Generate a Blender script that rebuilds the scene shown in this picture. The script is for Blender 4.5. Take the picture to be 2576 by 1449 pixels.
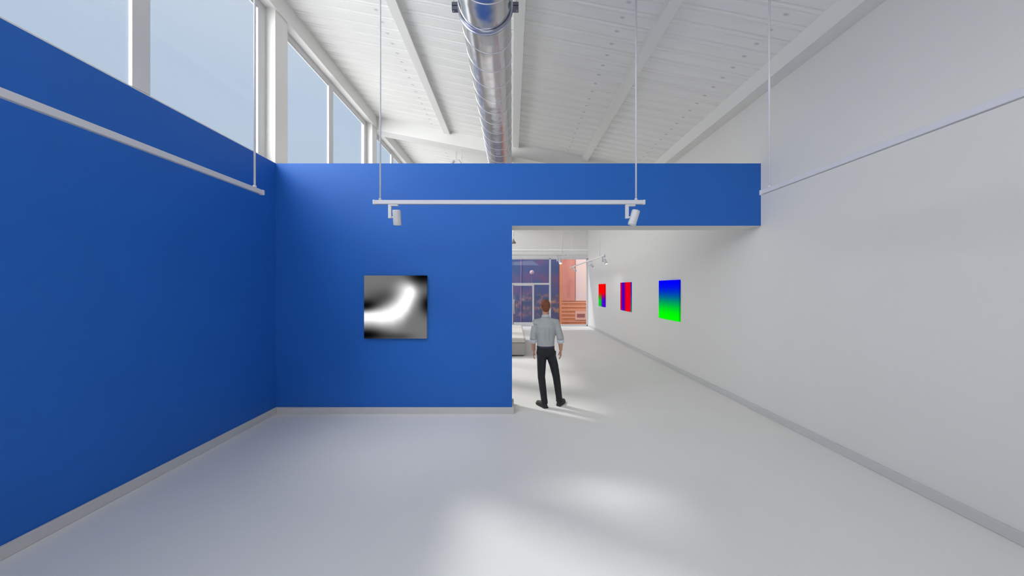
import bpy, bmesh, math, random
from mathutils import Vector, Matrix, noise
random.seed(4)
for o in list(bpy.data.objects): bpy.data.objects.remove(o, do_unlink=True)
S = bpy.context.scene
COL = S.collection

# ------------------------------------------------------------------ camera
cam = bpy.data.cameras.new('camera'); camo = bpy.data.objects.new('camera', cam); COL.objects.link(camo)
camo.location = (0, 0, 2); camo.rotation_euler = (math.pi/2, 0, 0)
cam.sensor_width = 36; cam.lens = 36*760/2576; cam.clip_start = .05; cam.clip_end = 400
S.camera = camo

# ------------------------------------------------------------------ view, sky, lamps
S.view_settings.view_transform = 'Standard'; S.view_settings.look = 'None'
S.view_settings.exposure = 0.0; S.view_settings.gamma = 1; S.view_settings.use_curve_mapping = False

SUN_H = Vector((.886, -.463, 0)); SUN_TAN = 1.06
SKY_FILL, LOW_FILL = 11.0, 2.3
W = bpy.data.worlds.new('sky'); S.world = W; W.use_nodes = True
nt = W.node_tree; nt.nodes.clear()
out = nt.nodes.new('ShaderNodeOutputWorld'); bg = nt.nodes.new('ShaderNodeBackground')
tc = nt.nodes.new('ShaderNodeTexCoord'); sp = nt.nodes.new('ShaderNodeSeparateXYZ')
nt.links.new(tc.outputs['Generated'], sp.inputs[0])
cr = nt.nodes.new('ShaderNodeValToRGB'); nt.links.new(sp.outputs['Z'], cr.inputs[0])
cr.color_ramp.elements[0].position = 0.0; cr.color_ramp.elements[0].color = (.50, .60, .70, 1)
cr.color_ramp.elements[1].position = .45; cr.color_ramp.elements[1].color = (.47, .585, .74, 1)
e = cr.color_ramp.elements.new(.62); e.color = (.58, .67, .78, 1)
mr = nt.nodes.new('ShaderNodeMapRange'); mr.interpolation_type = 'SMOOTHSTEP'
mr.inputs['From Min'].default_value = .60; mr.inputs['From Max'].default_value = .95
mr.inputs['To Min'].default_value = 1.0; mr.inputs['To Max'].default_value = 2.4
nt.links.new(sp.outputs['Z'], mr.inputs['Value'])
# fill glow added to the sky out of view: behind viewer's left, below horizon
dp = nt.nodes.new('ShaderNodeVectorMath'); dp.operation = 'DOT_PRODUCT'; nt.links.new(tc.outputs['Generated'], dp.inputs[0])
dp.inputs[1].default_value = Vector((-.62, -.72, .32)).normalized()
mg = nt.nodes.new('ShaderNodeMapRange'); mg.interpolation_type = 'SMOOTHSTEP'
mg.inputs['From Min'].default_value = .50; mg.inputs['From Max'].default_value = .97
mg.inputs['To Min'].default_value = 0; mg.inputs['To Max'].default_value = SKY_FILL
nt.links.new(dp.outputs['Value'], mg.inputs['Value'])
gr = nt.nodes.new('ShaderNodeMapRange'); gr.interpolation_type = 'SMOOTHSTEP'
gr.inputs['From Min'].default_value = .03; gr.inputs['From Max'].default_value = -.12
gr.inputs['To Min'].default_value = 0; gr.inputs['To Max'].default_value = LOW_FILL
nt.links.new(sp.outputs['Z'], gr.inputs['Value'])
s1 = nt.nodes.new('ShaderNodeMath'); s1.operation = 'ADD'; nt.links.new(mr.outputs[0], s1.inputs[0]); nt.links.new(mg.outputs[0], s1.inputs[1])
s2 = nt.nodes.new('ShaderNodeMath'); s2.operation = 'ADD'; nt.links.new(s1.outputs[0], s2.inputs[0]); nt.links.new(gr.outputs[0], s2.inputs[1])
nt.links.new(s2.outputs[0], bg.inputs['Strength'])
# both fill glows are whiter than the sky
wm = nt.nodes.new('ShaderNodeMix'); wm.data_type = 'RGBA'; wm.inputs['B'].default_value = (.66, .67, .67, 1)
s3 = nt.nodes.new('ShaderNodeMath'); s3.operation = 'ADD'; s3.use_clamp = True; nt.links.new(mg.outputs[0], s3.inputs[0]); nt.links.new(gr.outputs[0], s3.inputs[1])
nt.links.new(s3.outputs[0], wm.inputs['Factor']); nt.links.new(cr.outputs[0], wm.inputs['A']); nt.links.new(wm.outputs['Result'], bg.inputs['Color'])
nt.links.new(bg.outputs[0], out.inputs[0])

def lamp(name, kind, loc, direction, energy, color=(1, 1, 1), **kw):
    l = bpy.data.lights.new(name, kind); l.energy = energy; l.color = color
    for k, v in kw.items(): setattr(l, k, v)
    o = bpy.data.objects.new(name, l); COL.objects.link(o); o.location = loc
    o.rotation_euler = Vector(direction).to_track_quat('-Z', 'Y').to_euler()
    return o
lamp('sun', 'SUN', (-10, 5, 12), (SUN_H.x, SUN_H.y, -SUN_TAN), 1.8, (1, .985, .96), angle=math.radians(4.6))
# added fill lamps without fixtures, out of view behind the viewer and cross wall
lamp('fill_behind_viewer', 'AREA', (0.4, -2.6, 4.6), (-.25, .28, -1), 112, (1, .99, .97), shape='RECTANGLE', size=6, size_y=1.6)
lamp('fill_upward', 'AREA', (-.6, -1.4, .9), (0.0, .3, 1), 52, (1, .99, .97), shape='RECTANGLE', size=4, size_y=2)
lamp('gallery_fill', 'AREA', (-2.4, 9.5, 3.3), (.55, .1, -.6), 58, (1, .99, .97), shape='RECTANGLE', size=2.2, size_y=5)
lamp('gallery_fill_upward', 'AREA', (-1.6, 10.5, 1.5), (.2, 0, 1), 20, (1, .98, .95), shape='RECTANGLE', size=2, size_y=5)

# ------------------------------------------------------------------ material helpers
def srgb(*c): return tuple(((v/255)/12.92 if v/255 <= .04045 else ((v/255+.055)/1.055)**2.4) for v in c)+(1,)
def mat(name, col, rough=.6, metal=0, var=0, scale=4, bump=0, bscale=60, spec=.5, col2=None):
    m = bpy.data.materials.new(name); m.use_nodes = True; n = m.node_tree; b = n.nodes['Principled BSDF']
    b.inputs['Base Color'].default_value = tuple(col)[:3]+(1,); b.inputs['Roughness'].default_value = rough
    b.inputs['Metallic'].default_value = metal; b.inputs['Specular IOR Level'].default_value = spec
    t = n.nodes.new('ShaderNodeTexCoord')
    if var or col2:
        nz = n.nodes.new('ShaderNodeTexNoise'); nz.inputs['Scale'].default_value = scale; nz.inputs['Detail'].default_value = 5
        n.links.new(t.outputs['Object'], nz.inputs['Vector'])
        mx = n.nodes.new('ShaderNodeMix'); mx.data_type = 'RGBA'
        mx.inputs['A'].default_value = tuple(c*(1-var) for c in col[:3])+(1,)
        mx.inputs['B'].default_value = (tuple(col2)[:3] if col2 else tuple(min(1, c*(1+var)) for c in col[:3]))+(1,)
        n.links.new(nz.outputs['Fac'], mx.inputs['Factor']); n.links.new(mx.outputs['Result'], b.inputs['Base Color'])
    if bump:
        nb = n.nodes.new('ShaderNodeTexNoise'); nb.inputs['Scale'].default_value = bscale; nb.inputs['Detail'].default_value = 4
        n.links.new(t.outputs['Object'], nb.inputs['Vector'])
        bn = n.nodes.new('ShaderNodeBump'); bn.inputs['Strength'].default_value = bump; bn.inputs['Distance'].default_value = .01 if bump < .3 else .03
        n.links.new(nb.outputs['Fac'], bn.inputs['Height']); n.links.new(bn.outputs[0], b.inputs['Normal'])
    return m
def emis(name, col, strength=1):
    m = bpy.data.materials.new(name); m.use_nodes = True; b = m.node_tree.nodes['Principled BSDF']
    b.inputs['Base Color'].default_value = (.02, .02, .02, 1); b.inputs['Roughness'].default_value = .5
    b.inputs['Emission Color'].default_value = tuple(col)[:3]+(1,); b.inputs['Emission Strength'].default_value = strength
    return m
def glass(name, refl=.06, tint=(1, 1, 1)):
    m = bpy.data.materials.new(name); m.use_nodes = True; n = m.node_tree; n.nodes.clear()
    o = n.nodes.new('ShaderNodeOutputMaterial'); t = n.nodes.new('ShaderNodeBsdfTransparent'); g = n.nodes.new('ShaderNodeBsdfGlossy')
    t.inputs['Color'].default_value = tuple(tint)+(1,); g.inputs['Roughness'].default_value = .02
    x = n.nodes.new('ShaderNodeMixShader'); x.inputs[0].default_value = refl
    n.links.new(t.outputs[0], x.inputs[1]); n.links.new(g.outputs[0], x.inputs[2]); n.links.new(x.outputs[0], o.inputs[0])
    return m

M = {}
M['white'] = mat('white_plaster', (.715, .71, .695), .85, var=.022, scale=1.6, bump=.10, bscale=9)
M['blue'] = mat('blue_plaster', (.013, .125, .50), .55, var=.06, scale=1.8, bump=.10, bscale=9, spec=.35)
M['floor'] = mat('pale_concrete', (.74, .735, .715), .55, var=.03, scale=1.3, bump=.04, bscale=12, spec=.35)
M['base'] = mat('grey_skirting_paint', (.56, .56, .56), .5)
M['trim'] = mat('white_trim_paint', (.75, .75, .735), .5)
M['frame'] = mat('white_window_frame', (.62, .62, .635), .45)
M['track'] = mat('track_white_metal', (.60, .61, .66), .4)
M['spot'] = mat('spot_white_metal', (.60, .61, .645), .35)
M['glass'] = glass('window_glass', .03)
M['shopglass'] = glass('shopfront_glass', .015)
M['darkmetal'] = mat('dark_steel', (.16, .17, .21), .4, metal=.8)

# ------------------------------------------------------------------ mesh helpers
def box(bm, x0, x1, y0, y1, z0, z1, mi=0):
    vs = [bm.verts.new(p) for p in ((x0,y0,z0),(x1,y0,z0),(x1,y1,z0),(x0,y1,z0),(x0,y0,z1),(x1,y0,z1),(x1,y1,z1),(x0,y1,z1))]
    for f in ((0,3,2,1),(4,5,6,7),(0,1,5,4),(1,2,6,5),(2,3,7,6),(3,0,4,7)):
        fa = bm.faces.new([vs[i] for i in f]); fa.material_index = mi
    return vs
def tube(bm, pts, rad, n=12, ref=None, flat=1.0):
    pts = [Vector(p) for p in pts]; rings = []
    ref = Vector(ref) if ref else None
    for i, p in enumerate(pts):
        t = (pts[min(i+1, len(pts)-1)]-pts[max(i-1, 0)]).normalized()
        r0 = ref if ref else (Vector((0, 0, 1)) if abs(t.z) < .9 else Vector((1, 0, 0)))
        u = (r0-t*r0.dot(t)).normalized(); v = t.cross(u)
        r = rad[i] if isinstance(rad, (list, tuple)) else rad
        a, b = r if isinstance(r, (list, tuple)) else (r, r*flat)
        rings.append([bm.verts.new(p+u*a*math.cos(2*math.pi*k/n)+v*b*math.sin(2*math.pi*k/n)) for k in range(n)])
    for A, B in zip(rings, rings[1:]):
        for k in range(n): bm.faces.new((A[k], A[(k+1) % n], B[(k+1) % n], B[k])).smooth = True
    bm.faces.new(list(reversed(rings[0]))); bm.faces.new(rings[-1])
def ball(bm, c, r, seg=20, rings=12, rot=None):
    m = Matrix.Translation(c)
    if rot: m = m @ rot
    r = r if isinstance(r, (list, tuple)) else (r, r, r)
    m = m @ Matrix.Diagonal((r[0], r[1], r[2], 1))
    g = bmesh.ops.create_uvsphere(bm, u_segments=seg, v_segments=rings, radius=1, matrix=m)
    for v in g['verts']:
        for f in v.link_faces: f.smooth = True
def obj(name, bm, mats, parent=None, loc=None, bevel=0):
    bmesh.ops.recalc_face_normals(bm, faces=bm.faces)
    me = bpy.data.meshes.new(name); bm.to_mesh(me); bm.free()
    for m in (mats if isinstance(mats, (list, tuple)) else [mats]): me.materials.append(m)
    o = bpy.data.objects.new(name, me); COL.objects.link(o)
    if parent: o.parent = parent
    if loc: o.location = loc
    if bevel:
        b = o.modifiers.new('bevel', 'BEVEL'); b.width = bevel; b.segments = 2; b.limit_method = 'ANGLE'
    return o
def thing(name, label, cat, loc=(0, 0, 0), rz=0, group=None):
    o = bpy.data.objects.new(name, None); COL.objects.link(o); o.empty_display_size = .1
    o.location = loc; o.rotation_euler = (0, 0, rz); o['label'] = label; o['category'] = cat
    if group: o['group'] = group
    return o
def struct(o, label, cat='wall'):
    o['kind'] = 'structure'; o['label'] = label; o['category'] = cat; return o
def B(): return bmesh.new()
def bx(*a): b = B(); box(b, *a); return b

# ------------------------------------------------------------------ room dimensions (metres)
XL, XR = -3.771, 3.975          # inner faces of the side walls
YF, YB = 4.825, 5.19            # blue cross wall
YN, YE = -4.0, 15.8             # near end and far end
ZT, ZO = 3.99, 2.994            # top of blue wall, head of the opening
def zc(x): return 6.049-.196*x  # underside of the pitched ceiling
XG = -3.97                      # window plane

# floor
b = B(); box(b, -4.12, 4.25, YN-.1, YE+.1, -.15, 0)
struct(obj('floor', b, M['floor']), 'pale grey polished concrete floor', 'floor')
# left wall: blue in this room, white in the next gallery
b = B(); box(b, -4.12, XL, YN, 5.0, 0, ZT)
for f in b.faces:
    if f.calc_center_median().x > XL-.01: f.material_index = 1
struct(obj('wall_left', b, [M['white'], M['blue']]), 'tall blue side wall under the high windows', 'wall')
struct(obj('wall_left_far', bx(-4.12, XL, 5.0, YE, 0, ZT), M['white']), 'white side wall of the next gallery', 'wall')
# blue cross wall with opening
b = B()
prof = [(XL, 0), (0, 0), (0, ZO), (XR, ZO), (XR, ZT), (XL, ZT)]
fr = [b.verts.new((x, YF, z)) for x, z in prof]; bk = [b.verts.new((x, YB, z)) for x, z in prof]
f = b.faces.new(fr); f.material_index = 1; b.faces.new(bk)
for i in range(6): b.faces.new((fr[i], fr[(i+1) % 6], bk[(i+1) % 6], bk[i]))
struct(obj('wall_front', b, [M['white'], M['blue']]), 'blue cross wall with a wide opening on its right', 'wall')
# right wall
b = B(); v = [b.verts.new(p) for p in ((XR, YN, 0), (XR, YE, 0), (XR, YE, zc(XR)+.0), (XR, YN, zc(XR)+.0))]
box(b, XR, 4.25, YN, YE, 0, zc(XR)+.05)
for q in v: b.verts.remove(q)
struct(obj('wall_right', b, M['white']), 'long white wall hung with pictures on the right', 'wall')
# back wall behind the viewer
b = B(); p = [(-4.12, 0), (4.25, 0), (4.25, zc(4.25)), (-4.12, zc(-4.12))]
a1 = [b.verts.new((x, YN, z)) for x, z in p]; a2 = [b.verts.new((x, YN-.15, z)) for x, z in p]
b.faces.new(a1); b.faces.new(a2)
for i in range(4): b.faces.new((a1[i], a1[(i+1) % 4], a2[(i+1) % 4], a2[i]))
struct(obj('wall_back', b, M['white']), 'white end wall behind the viewer', 'wall')

# ceiling: painted boards with grooves, running up the slope
cm = mat('white_boards', (.80, .80, .795), .7, spec=.3)
n = cm.node_tree; pb = n.nodes['Principled BSDF']; t = n.nodes.new('ShaderNodeTexCoord')
sx = n.nodes.new('ShaderNodeSeparateXYZ'); n.links.new(t.outputs['Object'], sx.inputs[0])
def mth(op, a, bb=None, cc=None):
    m = n.nodes.new('ShaderNodeMath'); m.operation = op
    for i, q in enumerate((a, bb, cc)):
        if q is None: continue
        if isinstance(q, (int, float)): m.inputs[i].default_value = q
        else: n.links.new(q, m.inputs[i])
    return m.outputs[0]
PITCH = .225
fy = mth('FRACT', mth('DIVIDE', mth('ADD', sx.outputs['Y'], 20.0), PITCH))
dy = mth('MULTIPLY', mth('SUBTRACT', fy, .5), PITCH)
fx = mth('FRACT', mth('DIVIDE', mth('ADD', sx.outputs['X'], 20.0-1.071+.93), 1.86))
dx = mth('MULTIPLY', mth('SUBTRACT', fx, .5), 1.86)
rr = mth('SQRT', mth('ADD', mth('MULTIPLY', mth('MULTIPLY', dy, dy), 1.6), mth('MULTIPLY', mth('MULTIPLY', dx, dx), .5)))
dot = n.nodes.new('ShaderNodeMapRange'); dot.interpolation_type = 'SMOOTHSTEP'
dot.inputs['From Min'].default_value = .010; dot.inputs['From Max'].default_value = .034
dot.inputs['To Min'].default_value = .62; dot.inputs['To Max'].default_value = 0
n.links.new(rr, dot.inputs['Value'])
nz = n.nodes.new('ShaderNodeTexNoise'); nz.inputs['Scale'].default_value = 1.0; nz.inputs['Detail'].default_value = 4
mp = n.nodes.new('ShaderNodeMapping'); mp.inputs['Scale'].default_value = (.9, 14, 1)
n.links.new(t.outputs['Object'], mp.inputs[0]); n.links.new(mp.outputs[0], nz.inputs['Vector'])
g1 = n.nodes.new('ShaderNodeMix'); g1.data_type = 'RGBA'
g1.inputs['A'].default_value = (.77, .775, .76, 1); g1.inputs['B'].default_value = (.84, .84, .825, 1)
n.links.new(nz.outputs['Fac'], g1.inputs['Factor'])
g2 = n.nodes.new('ShaderNodeMix'); g2.data_type = 'RGBA'; g2.inputs['B'].default_value = (.42, .42, .42, 1)
n.links.new(dot.outputs[0], g2.inputs['Factor']); n.links.new(g1.outputs['Result'], g2.inputs['A'])
n.links.new(g2.outputs['Result'], pb.inputs['Base Color'])
M['boards'] = cm
b = B(); X0, X1 = -4.35, 4.35; prof = []
y = -4.05
k0 = math.floor((y+20)/PITCH)
for k in range(k0, int((YE+.3+20)/PITCH)+1):
    ya = k*PITCH-20
    prof += [(ya, .022), (ya+.020, .0), (ya+.046, .0), (ya+.056, .013), (ya+.066, .0), (ya+PITCH-.020, .0)]
lo = [(b.verts.new((X0, yy, zc(X0)+d)), b.verts.new((X1, yy, zc(X1)+d))) for yy, d in prof]
for A, C in zip(lo, lo[1:]): b.faces.new((A[0], C[0], C[1], A[1]))
ya, yb = prof[0][0], prof[-1][0]
tp = [b.verts.new((x, yy, zc(x)+.25)) for x, yy in ((X0, ya), (X1, ya), (X1, yb), (X0, yb))]
b.faces.new(tp); b.faces.new((lo[0][0], lo[0][1], tp[1], tp[0])); b.faces.new((lo[-1][0], lo[-1][1], tp[2], tp[3]))
b.faces.new([l[0] for l in lo]+[tp[3], tp[0]]); b.faces.new([l[1] for l in lo]+[tp[2], tp[1]])
struct(obj('ceiling', b, M['boards']), 'sloping ceiling of white painted boards', 'ceiling')

# beams (structure): sloped sections
def beam(nm, x0, x1, drop, y0, y1, label, level=False):
    b = B()
    zt0, zt1 = zc(x0)+.02, zc(x1)+.02
    zb0 = zc(x0)-drop; zb1 = zb0 if level else zc(x1)-drop
    p = [(x0, zb0), (x1, zb1), (x1, zt1), (x0, zt0)]
    A = [b.verts.new((x, y0, z)) for x, z in p]; C = [b.verts.new((x, y1, z)) for x, z in p]
    b.faces.new(A); b.faces.new(C)
    for i in range(4): b.faces.new((A[i], A[(i+1) % 4], C[(i+1) % 4], C[i]))
    struct(obj(nm, b, M['trim'], bevel=.004), label, 'beam')
beam('trim_1', -1.905, -1.735, .10, YN, 8.45, 'white ceiling rafter left of the round duct')
beam('trim_2', .02, .188, .10, YN, 8.45, 'white ceiling rafter directly right of the round duct')
beam('trim_3', 1.954, 2.11, .10, YN, 8.45, 'white ceiling rafter midway between duct and right wall')
beam('trim_4', 3.751, XR, .254, YN, YE, 'deep white beam along the top of the right wall', True)
beam('trim_5', -4.12, XL, .32, YN, YE, 'deep white beam above the high windows')
beam('trim_6', XL, 3.751, .37, 8.45, 8.82, 'deep white cross beam where the rafters end')
# posts between window bays
POSTS = [-1.76, 1.61, 4.985, 8.355, 11.73, 15.1]
for i, py in enumerate(POSTS):
    struct(obj('trim_%d' % (7+i), bx(-4.10, -3.80, py-.135, py+.135, ZT, zc(-3.95)-.30), M['trim'], bevel=.005), 'white post between high windows', 'post')
# high windows
edges = [YN-.15]+POSTS+[YE]
wi = 1
ZW0, ZW1 = 3.99, zc(-3.97)-.30
for a, c in zip(edges, edges[1:]):
    y0 = a+.135; y1 = c-.135
    if a == edges[0]: y0 = YN+.0
    if c == YE: y1 = YE
    if y1-y0 < .8:
        struct(obj('trim_%d' % 20, bx(-4.08, -3.95, y0, y1, ZW0, ZW1), M['trim']), 'white infill panel beside the last post', 'trim'); continue
    st = .15
    b = B(); xa, xb = -3.985, -3.95
    box(b, xa, xb, y0, y0+st, ZW0, ZW1); box(b, xa, xb, y1-st, y1, ZW0, ZW1)
    box(b, xa, xb, y0+st, y1-st, ZW0, ZW0+.11); box(b, xa, xb, y0+st, y1-st, ZW1-.13, ZW1)
    win = struct(obj('window_%d' % wi, b, M['frame'], bevel=.004), 'high white framed window above the side wall', 'window')
    ym = (y0+y1)/2-.08
    obj('mullion', bx(-3.985, -3.945, ym-.08, ym+.08, ZW0+.11, ZW1-.13), M['frame'], win, bevel=.004)
    # glazing beads give the stepped edge
    b = B()
    for p0, p1 in ((y0+st, ym-.08), (ym+.08, y1-st)):
        box(b, -3.985, -3.965, p0, p1, ZW1-.165, ZW1-.13)
    obj('glazing_bead', b, M['frame'], win)
    for p0, p1 in ((y0+st, ym-.08), (ym+.08, y1-st)):
        obj('pane', bx(-3.982, -3.977, p0, p1, ZW0+.1, ZW1-.12), M['glass'], win)
    wi += 1
# skirting boards
def skirt(nm, pts, label):
    b = B()
    for q in pts: box(b, *q)
    struct(obj(nm, b, M['base'], bevel=.006), label, 'baseboard')
skirt('baseboard_left', [(XL, XL+.03, YN, YF, 0, .1)], 'pale grey skirting under the blue side wall')
skirt('baseboard_front', [(XL+.03, .03, YF-.03, YF, 0, .1), (0, .03, YF, YB+.03, 0, .1)], 'pale grey skirting under the blue cross wall')
skirt('baseboard_right', [(XR-.03, XR, YN, YE, 0, .1)], 'pale grey skirting along the white right wall')

# ------------------------------------------------------------------ far wall with glazed shop front
b = B(); ZG = 3.55
p = [(-4.12, ZG), (XR, ZG), (XR, zc(XR)), (-4.12, zc(-4.12))]
A = [b.verts.new((x, YE, z)) for x, z in p]; C = [b.verts.new((x, YE+.2, z)) for x, z in p]
b.faces.new(A); b.faces.new(C)
for i in range(4): b.faces.new((A[i], A[(i+1) % 4], C[(i+1) % 4], C[i]))
box(b, -4.12, -3.0, YE, YE+.2, 0, ZG)
struct(obj('wall_far', b, M['white']), 'white end wall above the glazed shop front', 'wall')
struct(obj('trim_21', bx(-3.75, XR-.002, YE-.07, YE, 3.95, 4.01), mat('bright_white_ledge', (.93, .93, .93), .4), bevel=.01), 'thin white ledge above the shop front', 'trim')
struct(obj('trim_22', bx(-3.75, XR-.002, YE-.03, YE, 3.56, 3.75), M['frame'], bevel=.005), 'stepped white head above the shop glass', 'trim')
b = B()
for x in (-3.0, -2.03, 1.95, 3.90): box(b, x, x+.08, YE-.02, YE+.07, 0, ZG)
box(b, -3, 3.975, YE-.02, YE+.07, ZG-.05, ZG+.01); box(b, -3, 3.975, YE-.02, YE+.07, 0, .09)
box(b, -1.95, 1.95, YE-.02, YE+.07, 2.17, 2.26)
shop = struct(obj('window_%d' % wi, b, M['frame'], bevel=.005), 'glazed shop front with pale metal mullions', 'window')
for x0, x1, z0, z1 in ((-2.92, -2.03, .09, 3.5), (2.03, 3.9, .09, 3.5), (-1.95, 1.95, 2.26, 3.5), (-1.95, -1.15, .09, 2.17), (1.15, 1.95, .09, 2.17)):
    obj('pane', bx(x0, x1, YE+.02, YE+.03, z0, z1), M['shopglass'], shop)
for nm, x0, x1, hx, lab in (('door_1', -1.15, -.01, -.10, 'glazed left leaf of the entrance door'), ('door_2', .01, 1.15, .10, 'glazed right leaf of the entrance door')):
    b = B()
    box(b, x0, x0+.04 if x0 > -1 else x0+.08, YE-.01, YE+.05, .09, 2.17); box(b, x1-.08 if x1 > 1 else x1-.04, x1, YE-.01, YE+.05, .09, 2.17)
    box(b, x0+.08, x1-.08, YE-.01, YE+.05, 2.12, 2.17); box(b, x0+.08, x1-.08, YE-.01, YE+.05, .09, .2)
    d = struct(obj(nm, b, M['frame'] if x0 < 0 else M['frame']), lab, 'door')
    obj('pane', bx(x0+.05, x1-.05, YE+.015, YE+.025, .2, 2.12), M['shopglass'], d)
    b = B(); tube(b, [(hx, YE-.09, .66), (hx, YE-.09, 1.40)], .018, 10)
    for z in (.72, 1.34): tube(b, [(hx, YE-.09, z), (hx, YE+.02, z)], .01, 8)
    obj('door_handle', b, M['track'], d)

# ------------------------------------------------------------------ street outside the shop front
gm = mat('pavement_stone', (.16, .16, .19), .9, var=.2, scale=3)
struct(obj('floor_street', bx(-14, 16, YE+.2, 24, -.8, -.6), gm), 'pavement outside the shop front', 'ground')
# navy facade with mottled lights and flowers
nm_ = bpy.data.materials.new('navy_facade'); nm_.use_nodes = True; n = nm_.node_tree; pb = n.nodes['Principled BSDF']; pb.inputs['Roughness'].default_value = .9
t = n.nodes.new('ShaderNodeTexCoord')
def ramp(els, fac):
    r = n.nodes.new('ShaderNodeValToRGB'); r.color_ramp.elements[0].position = els[0][0]; r.color_ramp.elements[0].color = els[0][1]
    r.color_ramp.elements[1].position = els[-1][0]; r.color_ramp.elements[1].color = els[-1][1]
    for p_, c_ in els[1:-1]: r.color_ramp.elements.new(p_).color = c_
    n.links.new(fac, r.inputs[0]); return r.outputs[0]
n1 = n.nodes.new('ShaderNodeTexNoise'); n1.inputs['Scale'].default_value = 1.1; n1.inputs['Detail'].default_value = 3
n.links.new(t.outputs['Object'], n1.inputs['Vector'])
n2 = n.nodes.new('ShaderNodeTexNoise'); n2.inputs['Scale'].default_value = 2.3; n2.inputs['Detail'].default_value = 2
n.links.new(t.outputs['Object'], n2.inputs['Vector'])
cA = ramp([(.35, (.020, .045, .125, 1)), (.5, (.040, .048, .13, 1)), (.68, (.080, .042, .11, 1))], n1.outputs['Fac'])
cB = ramp([(.38, (.025, .045, .11, 1)), (.5, (.065, .055, .105, 1)), (.58, (.15, .085, .11, 1)), (.68, (.25, .14, .07, 1))], n2.outputs['Fac'])
sx = n.nodes.new('ShaderNodeSeparateXYZ'); n.links.new(t.outputs['Object'], sx.inputs[0])
def band(lo_, hi_, a_, b_):
    m = n.nodes.new('ShaderNodeMapRange'); m.interpolation_type = 'SMOOTHSTEP'
    m.inputs['From Min'].default_value = lo_; m.inputs['From Max'].default_value = hi_; m.inputs['To Min'].default_value = a_; m.inputs['To Max'].default_value = b_
    n.links.new(sx.outputs['Z'], m.inputs['Value']); return m.outputs[0]
mm = n.nodes.new('ShaderNodeMath'); mm.operation = 'MULTIPLY'
n.links.new(band(.2, 1.2, 0, 1), mm.inputs[0]); n.links.new(band(1.9, 2.4, 1, 0), mm.inputs[1])
mx = n.nodes.new('ShaderNodeMix'); mx.data_type = 'RGBA'; n.links.new(mm.outputs[0], mx.inputs['Factor'])
n.links.new(cA, mx.inputs['A']); n.links.new(cB, mx.inputs['B']); n.links.new(mx.outputs['Result'], pb.inputs['Base Color'])
bt = thing('street_building', 'dark navy building with mottled facade across the street', 'building', (-3, 21, -.6))
obj('facade', bx(-10, 6.28, 0, 3, 0, 7), nm_, bt)
b = B()
for x in (-6, -4, -2, 0, 2, 3.6):
    box(b, x, x+.06, -.04, 0, .2, 6.4)
obj('pilaster', b, mat('navy_pilaster', (.13, .08, .22), .8), bt)
brick = mat('terracotta_brick', (.42, .105, .035), .9, var=.3, scale=6, col2=(.54, .19, .085))
tb = thing('street_house', 'orange terracotta house with a framed wall sign across the street', 'building', (3.3, 20, -.6))
obj('house_wall', bx(0, 8, 0, 4, 0, 6), brick, tb)
obj('pilaster', bx(0, .86, -.08, 0, 1.75, 6), mat('salmon_render', (.34, .090, .11), .9, var=.12, scale=1.5, col2=(.54, .22, .13)), tb, bevel=.01)
obj('shutter', bx(.90, 1.6, -.05, 0, 1.75, 6), mat('cream_shutter', (.60, .40, .28), .8, var=.1, scale=1.2, col2=(.46, .36, .42)), tb, bevel=.01)
b = B()
for z in (.1, .35, .60, .85, 1.1, 1.35, 1.6): box(b, 0, 8, -.03, 0, z, z+.09)
obj('string_course', b, mat('pale_terracotta', (.52, .21, .13), .9), tb)
b = B(); box(b, .88, 1.6, -.10, -.03, .50, 1.08)
sg = obj('wall_sign', b, mat('sign_frame_pink', (.50, .26, .20), .8), tb, bevel=.01)
obj('sign_panel', bx(.98, 1.5, -.115, -.10, .66, .90), mat('sign_maroon', (.20, .055, .05), .8), sg)
sl = thing('street_lamp', 'globe street lamp seen through the shop glass', 'lamp', (1.24, 18.8, -.6))
b = B(); tube(b, [(0, 0, 0), (0, 0, .1), (0, 0, .5), (0, 0, 3.45)], [.07, .07, .03, .022], 10); obj('post', b, mat('lamp_post_violet', (.05, .04, .10), .6), sl)
b = B(); ball(b, (0, 0, 3.57), .14); obj('globe', b, mat('lamp_globe_milk', (.45, .30, .36), .4), sl)

# ------------------------------------------------------------------ ventilation duct
dm = bpy.data.materials.new('galvanised_steel'); dm.use_nodes = True; n = dm.node_tree; pb = n.nodes['Principled BSDF']
pb.inputs['Metallic'].default_value = 1; pb.inputs['Roughness'].default_value = .20; pb.inputs['Base Color'].default_value = (.55, .55, .57, 1)
t = n.nodes.new('ShaderNodeTexCoord'); nz = n.nodes.new('ShaderNodeTexNoise'); nz.inputs['Scale'].default_value = 2.6; nz.inputs['Detail'].default_value = 2
n.links.new(t.outputs['Object'], nz.inputs['Vector']); bn = n.nodes.new('ShaderNodeBump'); bn.inputs['Strength'].default_value = .3; bn.inputs['Distance'].default_value = .05
n.links.new(nz.outputs['Fac'], bn.inputs['Height']); n.links.new(bn.outputs[0], pb.inputs['Normal'])
M['duct'] = dm
DX, DZ, DR = -.325, 5.43, .315
duct = thing('ventilation_duct', 'round shiny spiral metal duct hanging along the ceiling', 'duct', (DX, 0, DZ))
b = B(); N = 64; L0, L1, dl = -3.95, YE-.02, .07; rings = []
m_ = int((L1-L0)/dl)
for i in range(m_+1):
    y = L0+(L1-L0)*i/m_
    rings.append([b.verts.new((DR*math.cos(2*math.pi*k/N), y, DR*math.sin(2*math.pi*k/N))) for k in range(N)])
for A, C in zip(rings, rings[1:]):
    for k in range(N): b.faces.new((A[k], A[(k+1) % N], C[(k+1) % N], C[k])).smooth = True
obj('duct_pipe', b, M['duct'], duct)
b = B(); pts = []; turns = (L1-L0)/.35
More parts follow.
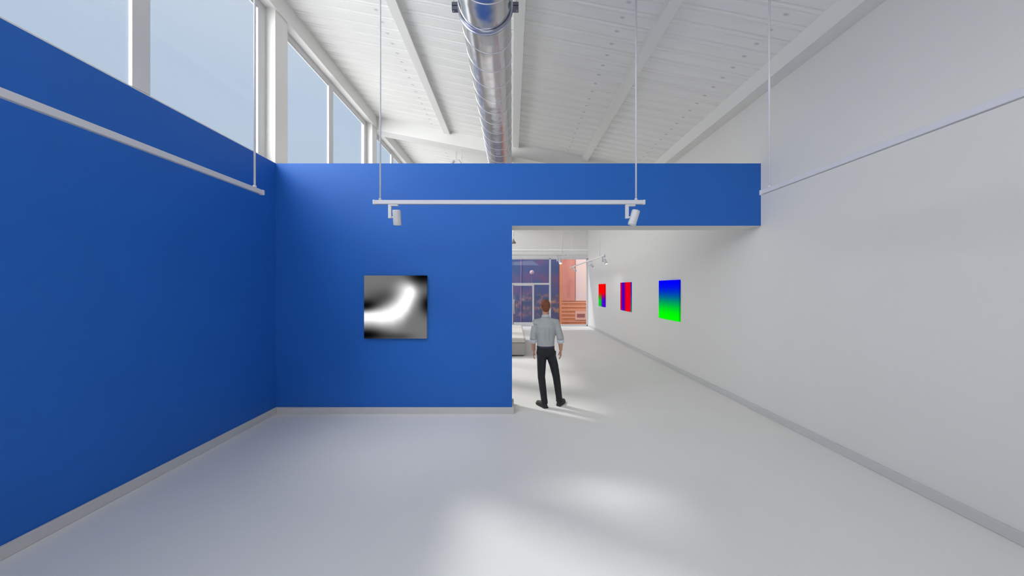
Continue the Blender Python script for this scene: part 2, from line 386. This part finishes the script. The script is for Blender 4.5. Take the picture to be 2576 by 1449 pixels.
for i in range(int(turns*40)+1):
    a = 2*math.pi*i/40; pts.append((DR*math.cos(a), L0+.35*i/40, DR*math.sin(a)))
tube(b, pts, .007, 6, ref=(0, 1, 0))
obj('spiral_seam', b, mat('seam_steel', (.80, .80, .86), .35, metal=1), duct)
strapm = mat('strap_steel', (.45, .48, .58), .3, metal=1)
for y in (-1.2, 3.68, 12.5):
    b = B(); A = []
    for k in range(N):
        a = 2*math.pi*k/N; c, s = math.cos(a), math.sin(a)
        A.append([b.verts.new((r*c, y+d, r*s)) for r, d in ((DR+.004, -.03), (DR+.022, -.03), (DR+.022, -.018), (DR+.012, -.012), (DR+.012, .012), (DR+.022, .018), (DR+.022, .03), (DR+.004, .03))])
    for k in range(N):
        for j in range(8): b.faces.new((A[k][j], A[k][(j+1) % 8], A[(k+1) % N][(j+1) % 8], A[(k+1) % N][j])).smooth = j in (1, 5)
    cl = obj('clamp_ring', b, strapm, duct)
    for s in (-1, 1):
        for z0, z1 in ((-.055, -.015), (-.005, .035)):
            obj('clamp_lug', bx(min(s*(DR+.01), s*(DR+.09)), max(s*(DR+.01), s*(DR+.09)), y-.025, y+.025, z0, z1), M['darkmetal'], cl, bevel=.002)
    for s in (-1, 1):
        x = s*(DR+.07); b = B(); tube(b, [(x, y, -.06), (x, y, zc(DX+x)+.01-DZ)], .006, 8); obj('hanger_rod', b, M['track'], duct)

# ------------------------------------------------------------------ track lights
def track(label, x, y, z, length, along, rods, group, rail_mat=None):
    rail_mat = rail_mat or M['track']
    t = thing('track_rail', label, 'lighting track', (x, y, z), 0 if along == 'x' else math.pi/2, group)
    h = length/2
    b = B()
    # channel section
    box(b, -h, h, -.0175, .0175, 0, .046)
    obj('rail', b, rail_mat, t, bevel=.003)
    b = B(); box(b, -h+.02, h-.02, -.006, .006, -.002, 0); obj('contact_slot', b, mat('slot_grey', (.45, .45, .48), .6), t)
    for s in (-1, 1): obj('end_cap', bx(s*h-.012, s*h+.012, -.020, .020, -.003, .049), M['spot'], t, bevel=.003)
    for r in rods:
        wx = x+r if along == 'x' else x
        b = B(); tube(b, [(r, 0, .04), (r, 0, zc(wx)+.01-z)], .0095, 10); rd = obj('suspension_rod', b, rail_mat, t)
        b = B(); tube(b, [(r, 0, zc(wx)-.02-z), (r, 0, zc(wx)+.02-z)], .035, 16); obj('ceiling_cup', b, M['track'], rd)
        b = B(); tube(b, [(r, 0, .046), (r, 0, .066)], .016, 12); obj('rod_clip', b, M['spot'], t)
    return t
GT = 'hanging lighting tracks'
track('white lighting track hung across the front of the blue cross wall', -.035, 3.52, 2.975, 3.14, 'x', (-1.50, 1.48), GT)
track('white lighting track hung along the blue side wall', -2.64, 1.25, 2.985, 3.88, 'y', (-1.80, 1.85), GT)
track('pale lighting track hung along the near white right wall', 2.64, 1.25, 2.985, 3.88, 'y', (-1.80, 1.85), GT)
track('small white track hung across the far gallery', .0, 8.65, 2.93, 3.1, 'x', (-1.44, 1.44), GT, M['trim'])
track('distant slanting track beside the pictures on the right wall', 2.85, 12.1, 2.98, 5.6, 'y', (-2.3, 2.3), GT, M['trim'])

lens_on = emis('lit_lens', (1, 1, 1), 3.0); lens_dim = emis('soft_lens', (1, .98, .95), .35)
def spot(label, x, y, z, aim, side=1, power=0, lit=True, group='track spotlights'):
    """aim: direction the head points; side: which side of the stem the head sits"""
    t = thing('track_spotlight', label, 'spotlight', (x, y, z), 0, group)
    obj('adapter', bx(-.055, .06, -.016, .016, -.022, -.003), M['spot'], t, bevel=.003)
    obj('arm', bx(-.055, -.018, -.014, .014, -.165, -.02), M['spot'], t, bevel=.003)
    d = Vector(aim).normalized(); c = Vector((.045*side+0, 0, -.155))
    b = B(); u = -d
    tube(b, [c+u*.088, c+u*.085, c+u*.075, c-u*.080, c-u*.086, c-u*.086, c-u*.06], [.034, .042, .046, .046, .044, .036, .034], 24)
    hd = obj('lamp_head', b, M['spot'], t)
    b = B(); tube(b, [c-u*.0865, c-u*.088], [.035, .034], 20); obj('lens', b, lens_on if lit else lens_dim, hd)
    b = B(); tube(b, [(-.03, 0, -.150), (c.x-.01, 0, -.150)], .010, 10); obj('pivot', b, M['spot'], t)
    if power:
        l = lamp('spot_beam', 'SPOT', Vector((x, y, z))+c-u*.1, d, power, (1, .98, .95), spot_size=math.radians(75), spot_blend=1, shadow_soft_size=.04)
    return t
spot('upright white spotlight at the left end of the cross track', -1.385, 3.52, 2.975, (-.05, .30, -1), power=45, lit=False)
spot('tilted white spotlight at the right end of the cross track', 1.375, 3.52, 2.975, (-.28, .1, -1), power=10, lit=False)
spot('lit spotlight under the small track across the far gallery', 1.33, 8.65, 2.93, (.12, -.55, -1), power=0)
spot('nearest lit spotlight on the distant slanting track', 2.85, 9.4, 2.98, (.5, -.25, -1), power=0)
spot('middle spotlight on the distant slanting track', 2.85, 11.0, 2.98, (.8, .3, -.6), power=8, lit=False)
spot('farthest spotlight on the distant slanting track', 2.85, 13.9, 2.98, (.7, .3, -.9), power=8, lit=False)

# pendant half hidden behind the opening's edge
pd = thing('pendant_lamp', 'dark shaded pendant peeking past the edge of the blue wall', 'pendant lamp', (.045, 9.6, 3.42))
b = B(); tube(b, [(0, 0, 0), (0, 0, .02), (0, 0, .07), (0, 0, .14)], [.085, .08, .04, .012], 28); obj('lamp_shade', b, mat('dark_shade', (.18, .17, .16), .6), pd)
b = B(); tube(b, [(0, 0, .14), (0, 0, zc(.045)-.005-3.42)], .005, 8); obj('cord', b, M['track'], pd)
b = B(); tube(b, [(.0, 0, .22), (.0, 0, .24), (0, 0, .44), (0, 0, .46)], [.012, .022, .022, .012], 12); obj('lamp_driver', b, M['spot'], pd)

# twin floodlight seen above the blue wall
tf = thing('twin_floodlight', 'pair of splayed white lamps under the far ceiling above the blue wall', 'floodlight', (-1.80, 9.75, zc(-1.8)-.01))
b = B(); tube(b, [(0, 0, .0), (0, 0, -.30)], .012, 8); box(b, -.10, .10, -.015, .015, -.32, -.28); obj('stem', b, M['trim'], tf)
for s in (-1, 1):
    b = B(); tube(b, [(s*.07, 0, -.27), (s*.09, 0, -.30), (s*.23, 0, -.52), (s*.235, 0, -.53)], [.03, .045, .055, .05], 16)
    h = obj('lamp_head', b, M['track'], tf)
    b = B(); tube(b, [(s*.236, 0, -.531), (s*.238, 0, -.534)], .045, 16); obj('lens', b, mat('lens_grey', (.5, .5, .5), .3), h)

# ------------------------------------------------------------------ pictures (backlit screens)
am = bpy.data.materials.new('screen_artwork'); am.use_nodes = True; n = am.node_tree; pb = n.nodes['Principled BSDF']
at = n.nodes.new('ShaderNodeAttribute'); at.attribute_name = 'art'; n.links.new(at.outputs['Color'], pb.inputs['Emission Color'])
pb.inputs['Base Color'].default_value = (0, 0, 0, 1); pb.inputs['Emission Strength'].default_value = 1; pb.inputs['Roughness'].default_value = .5; pb.inputs['Specular IOR Level'].default_value = 0
def picture(label, name, fn, w, h, loc, rz, side=None):
    """front faces -Y locally; fn(u,v) gives sRGB 0..1, v up"""
    t = thing(name, label, 'artwork', loc, rz, 'square screens hung on the walls')
    D = .04; N = 96; me = bpy.data.meshes.new('screen'); vs = []; fs = []
    for j in range(N+1):
        for i in range(N+1): vs.append((-w/2+w*i/N, -D, -h/2+h*j/N))
    for j in range(N):
        for i in range(N): a = j*(N+1)+i; fs.append((a, a+1, a+N+2, a+N+1))
    me.from_pydata(vs, [], fs); ca = me.color_attributes.new('art', 'FLOAT_COLOR', 'POINT')
    for k in range(len(vs)):
        u = (vs[k][0]+w/2)/w; v = (vs[k][2]+h/2)/h
        ca.data[k].color = srgb(*(255*max(0, min(1, q)) for q in fn(u, v)))
    me.materials.append(am); s = bpy.data.objects.new('screen', me); COL.objects.link(s); s.parent = t
    # canvas body with printed edges
    b = B(); box(b, -w/2, w/2, -D+.0015, 0, -h/2, h/2)
    bmesh.ops.subdivide_edges(b, edges=[e for e in b.edges if abs(e.verts[0].co.z-e.verts[1].co.z) > .5], cuts=20)
    o = obj('canvas_edge', b, am, t); ca = o.data.color_attributes.new('art', 'FLOAT_COLOR', 'POINT')
    for k, q in enumerate(o.data.vertices):
        u = (q.co.x+w/2)/w; v = (q.co.z+h/2)/h
        c = side(v) if side else fn(min(.999, max(.001, u)), min(.999, max(.001, v)))
        ca.data[k].color = srgb(*(255*.8*max(0, min(1, x)) for x in c))
    return t
def sm(a, b_, x): t = max(0, min(1, (x-a)/(b_-a))); return t*t*(3-2*t)
def mixc(a, b_, t): return tuple(p*(1-t)+q*t for p, q in zip(a, b_))
CURVE = []
P = [(-.05, .345), (.14, .345), (.28, .34), (.42, .36), (.54, .42), (.63, .50), (.69, .60), (.735, .70), (.74, .735)]
for (x0, y0), (x1, y1) in zip(P, P[1:]):
    for k in range(8): CURVE.append((x0+(x1-x0)*k/8, y0+(y1-y0)*k/8))
def swoosh(u, v):
    d, cu, cv = min((math.hypot(u-a, v-c), a, c) for a, c in CURVE)
    base = .46
    def dark(cx, cy, rx, ry, amt): return amt*math.exp(-((u-cx)/rx)**2-((v-cy)/ry)**2)
    base -= dark(.0, .50, .26, .11, .44)+dark(.95, 1.0, .30, .15, .44)+dark(1.03, .54, .13, .16, .42)+dark(.02, .06, .32, .10, .44)+dark(.35, .64, .35, .14, .16)+dark(.55, .03, .25, .06, .16)
    base = max(0.0, base)
    # soft halo, wider on the upper-left and lower-right flank
    n_ = ((u-cu)*-.75+(v-cv)*.66)/(d+1e-6)
    up = sm(-.35, .95, n_)
    su = .092+.100*sm(0, .5, u); sl = .112+.050*sm(0, .6, u)
    sc = (sl+(su-sl)*up)*(1-.30*sm(.55, .82, u))
    k = min(1, 1.25*math.exp(-(d/sc)**1.9))
    v_ = base*(1-k)+k
    return (v_, v_, v_)
picture('grey and white blurred swoosh picture on the blue cross wall', 'picture', swoosh, .99, 1.0, (-1.848, YF, 1.698), 0)
def grad3(u, v):
    top = (0, 0, 1); bot = (0, 1, 0)
    t = sm(.02, .95, 1-v); return mixc(top, bot, t)
def stripes(u, v):
    st = [(0, (.80, .0, .30)), (.13, (.80, .0, .30)), (.2, (.32, .0, .72)), (.36, (.25, 0, .78)), (.5, (.75, .0, .25)), (.62, (.95, 0, .10)), (1, (.90, .0, .15))]
    for (a, c), (a2, c2) in zip(st, st[1:]):
        if u <= a2: return mixc(c, c2, (u-a)/(a2-a))
    return st[-1][1]
def quad(u, v):
    top = (1, 0, 0); bot = mixc((.05, .80, .15), (.30, .0, .85), sm(.3, .7, u))
    return mixc(bot, top, sm(.22, .70, v))
RZ = -math.pi/2   # local -Y -> world -X
picture('blue to green gradient picture, nearest on the white right wall', 'picture', grad3, .98, .99, (XR, 7.61, 1.70), RZ)
picture('red and violet striped picture, second along the white right wall', 'picture', stripes, .95, .99, (XR, 10.50, 1.70), RZ, side=lambda v: mixc((.05, .55, .50), (.15, .05, .80), v))
picture('red green and blue blended picture, farthest on the white right wall', 'picture', quad, .93, .99, (XR, 13.27, 1.68), RZ)

# ------------------------------------------------------------------ upholstered bench in the next gallery
sf = mat('warm_grey_upholstery', (.62, .60, .57), .9, var=.05, scale=8, bump=.1, bscale=60)
be = thing('gallery_bench', 'long warm grey upholstered bench beyond the opening', 'bench', (-.35, 8.8, 0))
obj('base', bx(-.76, .73, .03, 2.97, .03, .40), mat('bench_base_fabric', (.42, .405, .385), .9, bump=.1), be, bevel=.03)
for i in range(3):
    c = obj('cushion', bx(-.77, .74, i+.0, i+.985, .40, .555), sf, be, bevel=.05)
    b = B(); r = [(.745, i+.04, .48), (.745, i+.94, .48)]; tube(b, r, .006, 6); obj('piping', b, sf, c)
for x in (-.70, .67):
    for y in (.1, 1.5, 2.9): b = B(); tube(b, [(x, y, 0), (x, y, .05)], .025, 10); obj('foot', b, M['darkmetal'], be)

# ------------------------------------------------------------------ person
skin = mat('skin', (.56, .30, .20), .55, var=.05, scale=8)
shirtm = mat('pale_grey_shirt', (.40, .42, .43), .9, var=.10, scale=14, bump=.5, bscale=14)
pantsm = mat('black_trousers', (.012, .013, .017), .8, var=.2, scale=12, bump=.4, bscale=16)
hairm = mat('auburn_hair', (.22, .065, .025), .7, var=.35, scale=30, bump=.6, bscale=70)
shoem = mat('black_shoes', (.018, .018, .019), .5)
person = thing('person', 'person seen from behind in grey shirt and black trousers standing in the opening', 'person', (.588, 5.08, 0))
def remesh(o, vox, smooth=6, fac=.5):
    m = o.modifiers.new('remesh', 'REMESH'); m.mode = 'VOXEL'; m.voxel_size = vox; m.use_smooth_shade = True
    s = o.modifiers.new('smooth', 'SMOOTH'); s.iterations = smooth; s.factor = fac
# joints (x right, y away, z up)
HIP = {-1: Vector((-.090, .0, .90)), 1: Vector((.075, 0, .90))}
KNEE = {-1: Vector((-.092, .015, .50)), 1: Vector((.160, .02, .50))}
ANK = {-1: Vector((-.045, -.02, .10)), 1: Vector((.218, .07, .10))}
SH = {-1: Vector((-.190, .0, 1.43)), 1: Vector((.150, 0, 1.43))}
EL = {-1: Vector((-.235, -.03, 1.165)), 1: Vector((.222, -.03, 1.165))}
WR = {-1: Vector((-.222, .05, .945)), 1: Vector((.240, .05, .945))}
def lerp(a, c, t): return a*(1-t)+c*t
XU = (1, 0, 0)
# body: one continuous surface
b = B()
tube(b, [(-.02, -.0, .90), (-.022, 0, .93), (-.022, 0, .98), (-.022, 0, 1.06), (-.021, .0, 1.2), (-.020, 0, 1.34), (-.02, 0, 1.43), (-.02, -.0, 1.475), (-.021, .0, 1.50)],
     [(.06, .05), (.12, .08), (.13, .09), (.128, .09), (.150, .10), (.170, .105), (.165, .09), (.10, .07), (.05, .05)], 20, ref=XU)
tube(b, [(-.020, 0, 1.46), (-.021, .005, 1.52), (-.022, .015, 1.60)], [(.065, .065), (.054, .056), (.052, .058)], 16, ref=XU)
ball(b, (-.022, .025, 1.695), (.074, .092, .100)); ball(b, (-.022, .050, 1.635), (.056, .062, .058))
ball(b, (-.022, .105, 1.60), (.026, .022, .022))
tube(b, [(-.022, .118, 1.715), (-.022, .134, 1.675), (-.022, .120, 1.662)], [.008, .014, .011], 10)          # nose
for s in (-1, 1):
    ball(b, (-.022+s*.077, .015, 1.682), (.010, .018, .030))                                               # ears
    ball(b, (-.022+s*.032, .103, 1.722), (.018, .012, .006))                                               # brow
    tube(b, [lerp(SH[s], Vector((-.02, 0, 1.43)), .3), SH[s], lerp(SH[s], EL[s], .5), EL[s], lerp(EL[s], WR[s], .35), lerp(EL[s], WR[s], .85), WR[s]],
         [.055, .056, .048, .042, .043, .031, .028], 14)
    # palm and fingers, relaxed
    w = WR[s]; dn = Vector((0, .12, -1)).normalized()
    tube(b, [w+Vector((0, 0, .01)), w+dn*.04, w+dn*.085, w+dn*.095], [(.018, .026), (.017, .038), (.016, .041), (.012, .038)], 12, ref=XU)
    for i, (ln, off) in enumerate(((.072, .031), (.082, .011), (.076, -.010), (.060, -.030))):
        root = w+dn*.085+Vector((0, off, off*.12)); q = [root]
        ang = .12
        for seg in (.42, .32, .26):
            q.append(q[-1]+Vector((-s*math.sin(ang), .12*math.cos(ang)+off*1.2, -math.cos(ang))).normalized()*ln*seg); ang += .28
        tube(b, q, [.0098, .0092, .0085, .0070], 8)
    q = [w+dn*.022+Vector((-s*.004, .022, 0)), w+dn*.05+Vector((-s*.014, .048, 0)), w+dn*.082+Vector((-s*.022, .056, 0)), w+dn*.105+Vector((-s*.026, .054, 0))]
    tube(b, q, [.014, .012, .0105, .008], 8)
    tube(b, [HIP[s]+Vector((0, 0, .03)), HIP[s], lerp(HIP[s], KNEE[s], .5), KNEE[s], lerp(KNEE[s], ANK[s], .35), ANK[s], ANK[s]-Vector((0, 0, .05))],
         [.064, .066, .056, .044, .044, .032, .032], 14)
body = obj('body', b, skin, person); remesh(body, .0055, 4)
# eyes and mouth
for s in (-1, 1):
    b = B(); ball(b, (-.022+s*.031, .104, 1.700), (.013, .008, .008)); obj('eye', b, mat('eye_white', (.7, .7, .7), .2), person)
b = B(); tube(b, [(-.047, .106, 1.628), (-.022, .116, 1.630), (.003, .106, 1.628)], [.004, .006, .004], 8); obj('mouth', b, mat('lips', (.40, .14, .11), .5), person)
# hair: cap with tapered nape
b = B()
ball(b, (-.022, .012, 1.712), (.083, .098, .096), 24, 16); ball(b, (-.022, .045, 1.750), (.074, .080, .056))
ball(b, (-.022, -.038, 1.655), (.064, .046, .056)); 
h = obj('hair', b, hairm, person); remesh(h, .006, 3)
# carve the face side out
for v in []: pass
bb = h.data
for v in bb.vertices:
    if v.co.y > .062 and v.co.z < 1.735: v.co.y = .062-(v.co.y-.062)*.2
# shirt
b = B()
tube(b, [(-.022, 0, .995), (-.022, 0, 1.00), (-.022, 0, 1.05), (-.022, 0, 1.13), (-.021, .0, 1.24), (-.020, 0, 1.34), (-.02, 0, 1.41), (-.02, -.0, 1.455), (-.021, 0, 1.500), (-.021, .004, 1.515)],
     [(.136, .10), (.142, .106), (.146, .106), (.150, .108), (.164, .114), (.182, .116), (.180, .105), (.150, .085), (.085, .070), (.068, .064)], 28, ref=XU)
for s in (-1, 1):
    ball(b, SH[s]+Vector((-s*.012, 0, -.008)), (.062, .066, .058))
    cuff = lerp(EL[s], WR[s], .22)
    tube(b, [lerp(SH[s], Vector((-.02, 0, 1.43)), .35), SH[s], lerp(SH[s], EL[s], .3), lerp(SH[s], EL[s], .7), EL[s], cuff],
         [.062, .062, .060, .058, .058, .056], 16)
sh = obj('shirt', b, shirtm, person); remesh(sh, .007, 4)
b = B()
tube(b, [(-.021, .002, 1.502), (-.021, .004, 1.52), (-.022, .010, 1.548)], [(.078, .078), (.069, .070), (.063, .066)], 24, ref=XU)
obj('collar', b, mat('collar_pale_grey', (.50, .52, .53), .85), sh)
for s in (-1, 1):
    cuff = lerp(EL[s], WR[s], .22); c0 = lerp(EL[s], WR[s], .08); c1 = lerp(EL[s], WR[s], .36)
    b = B(); tube(b, [c0, lerp(c0, c1, .1), lerp(c0, c1, .5), lerp(c0, c1, .9), c1], [.055, .062, .060, .058, .050], 18)
    o = obj('rolled_cuff', b, mat('cuff_white', (.62, .64, .68), .85, bump=.4, bscale=30), sh)
for x in (-.055, .02):
    b = B(); tube(b, [(x, -.1085, 1.12), (x*.9, -.1155, 1.24), (x*.8, -.1165, 1.34)], .0022, 6); obj('pleat', b, shirtm, sh)
# trousers
b = B()
tube(b, [(-.018, 0, .845), (-.020, 0, .87), (-.018, 0, .90), (-.020, 0, .96), (-.022, 0, 1.0), (-.022, 0, 1.018)],
     [(.06, .07), (.150, .108), (.160, .116), (.152, .112), (.145, .108), (.142, .106)], 28, ref=XU)
for s in (-1, 1):
    tube(b, [HIP[s]+Vector((-s*.006, 0, .04)), HIP[s]+Vector((-s*.004, 0, -.05)), lerp(HIP[s], KNEE[s], .5), KNEE[s], lerp(KNEE[s], ANK[s], .4), lerp(KNEE[s], ANK[s], .85), ANK[s]+Vector((0, 0, .0)), ANK[s]-Vector((0, 0, .035))],
         [(.086, .092), (.083, .090), (.074, .080), (.063, .067), (.060, .064), (.054, .058), (.056, .060), (.056, .062)], 18, ref=XU)
tr = obj('trousers', b, pantsm, person); remesh(tr, .007, 3)
b = B(); tube(b, [(-.022, 0, 1.000), (-.022, 0, 1.004), (-.022, 0, 1.030), (-.022, 0, 1.034)], [(.144, .108), (.149, .113), (.149, .113), (.144, .108)], 32, ref=XU)
obj('belt', b, mat('navy_belt', (.02, .022, .045), .5), person)
# shoes
for s, hd in ((-1, Vector((-.50, .87, 0))), (1, Vector((.52, .85, 0)))):
    hd = hd.normalized(); sd = Vector((hd.y, -hd.x, 0)); a = ANK[s]
    base = Vector((a.x, a.y, 0))-hd*.055
    L = .27
    b = B(); secs = [(0, .028, .05), (.02, .036, .075), (.09, .042, .085), (.15, .046, .06), (.21, .047, .048), (.25, .036, .038), (.27, .016, .028)]
    rings = []
    for tt, wd, ht in secs:
        c = base+hd*tt; rings.append([b.verts.new(c+sd*wd*math.cos(2*math.pi*k/14)+Vector((0, 0, .022+max(0, math.sin(2*math.pi*k/14))*ht+min(0, math.sin(2*math.pi*k/14))*.008))) for k in range(14)])
    for A, C in zip(rings, rings[1:]):
        for k in range(14): b.faces.new((A[k], A[(k+1) % 14], C[(k+1) % 14], C[k])).smooth = True
    b.faces.new(rings[0]); b.faces.new(rings[-1])
    tube(b, [a+Vector((0, 0, -.04)), a+Vector((0, 0, .03))], [.046, .044], 14)
    so = obj('shoe', b, shoem, person)
    b = B(); lo_ = []; hi_ = []
    outline = [(tt, wd+.005) for tt, wd, _ in secs]
    pts = [base+hd*(tt-.006)+sd*wd for tt, wd in outline]+[base+hd*(tt+.004)-sd*wd for tt, wd in reversed(outline)]
    lo_ = [b.verts.new((p.x, p.y, 0)) for p in pts]; hi_ = [b.verts.new((p.x, p.y, .024)) for p in pts]
    b.faces.new(lo_); b.faces.new(hi_)
    for i in range(len(pts)): j = (i+1) % len(pts); b.faces.new((lo_[i], lo_[j], hi_[j], hi_[i]))
    obj('sole', b, shoem, so)
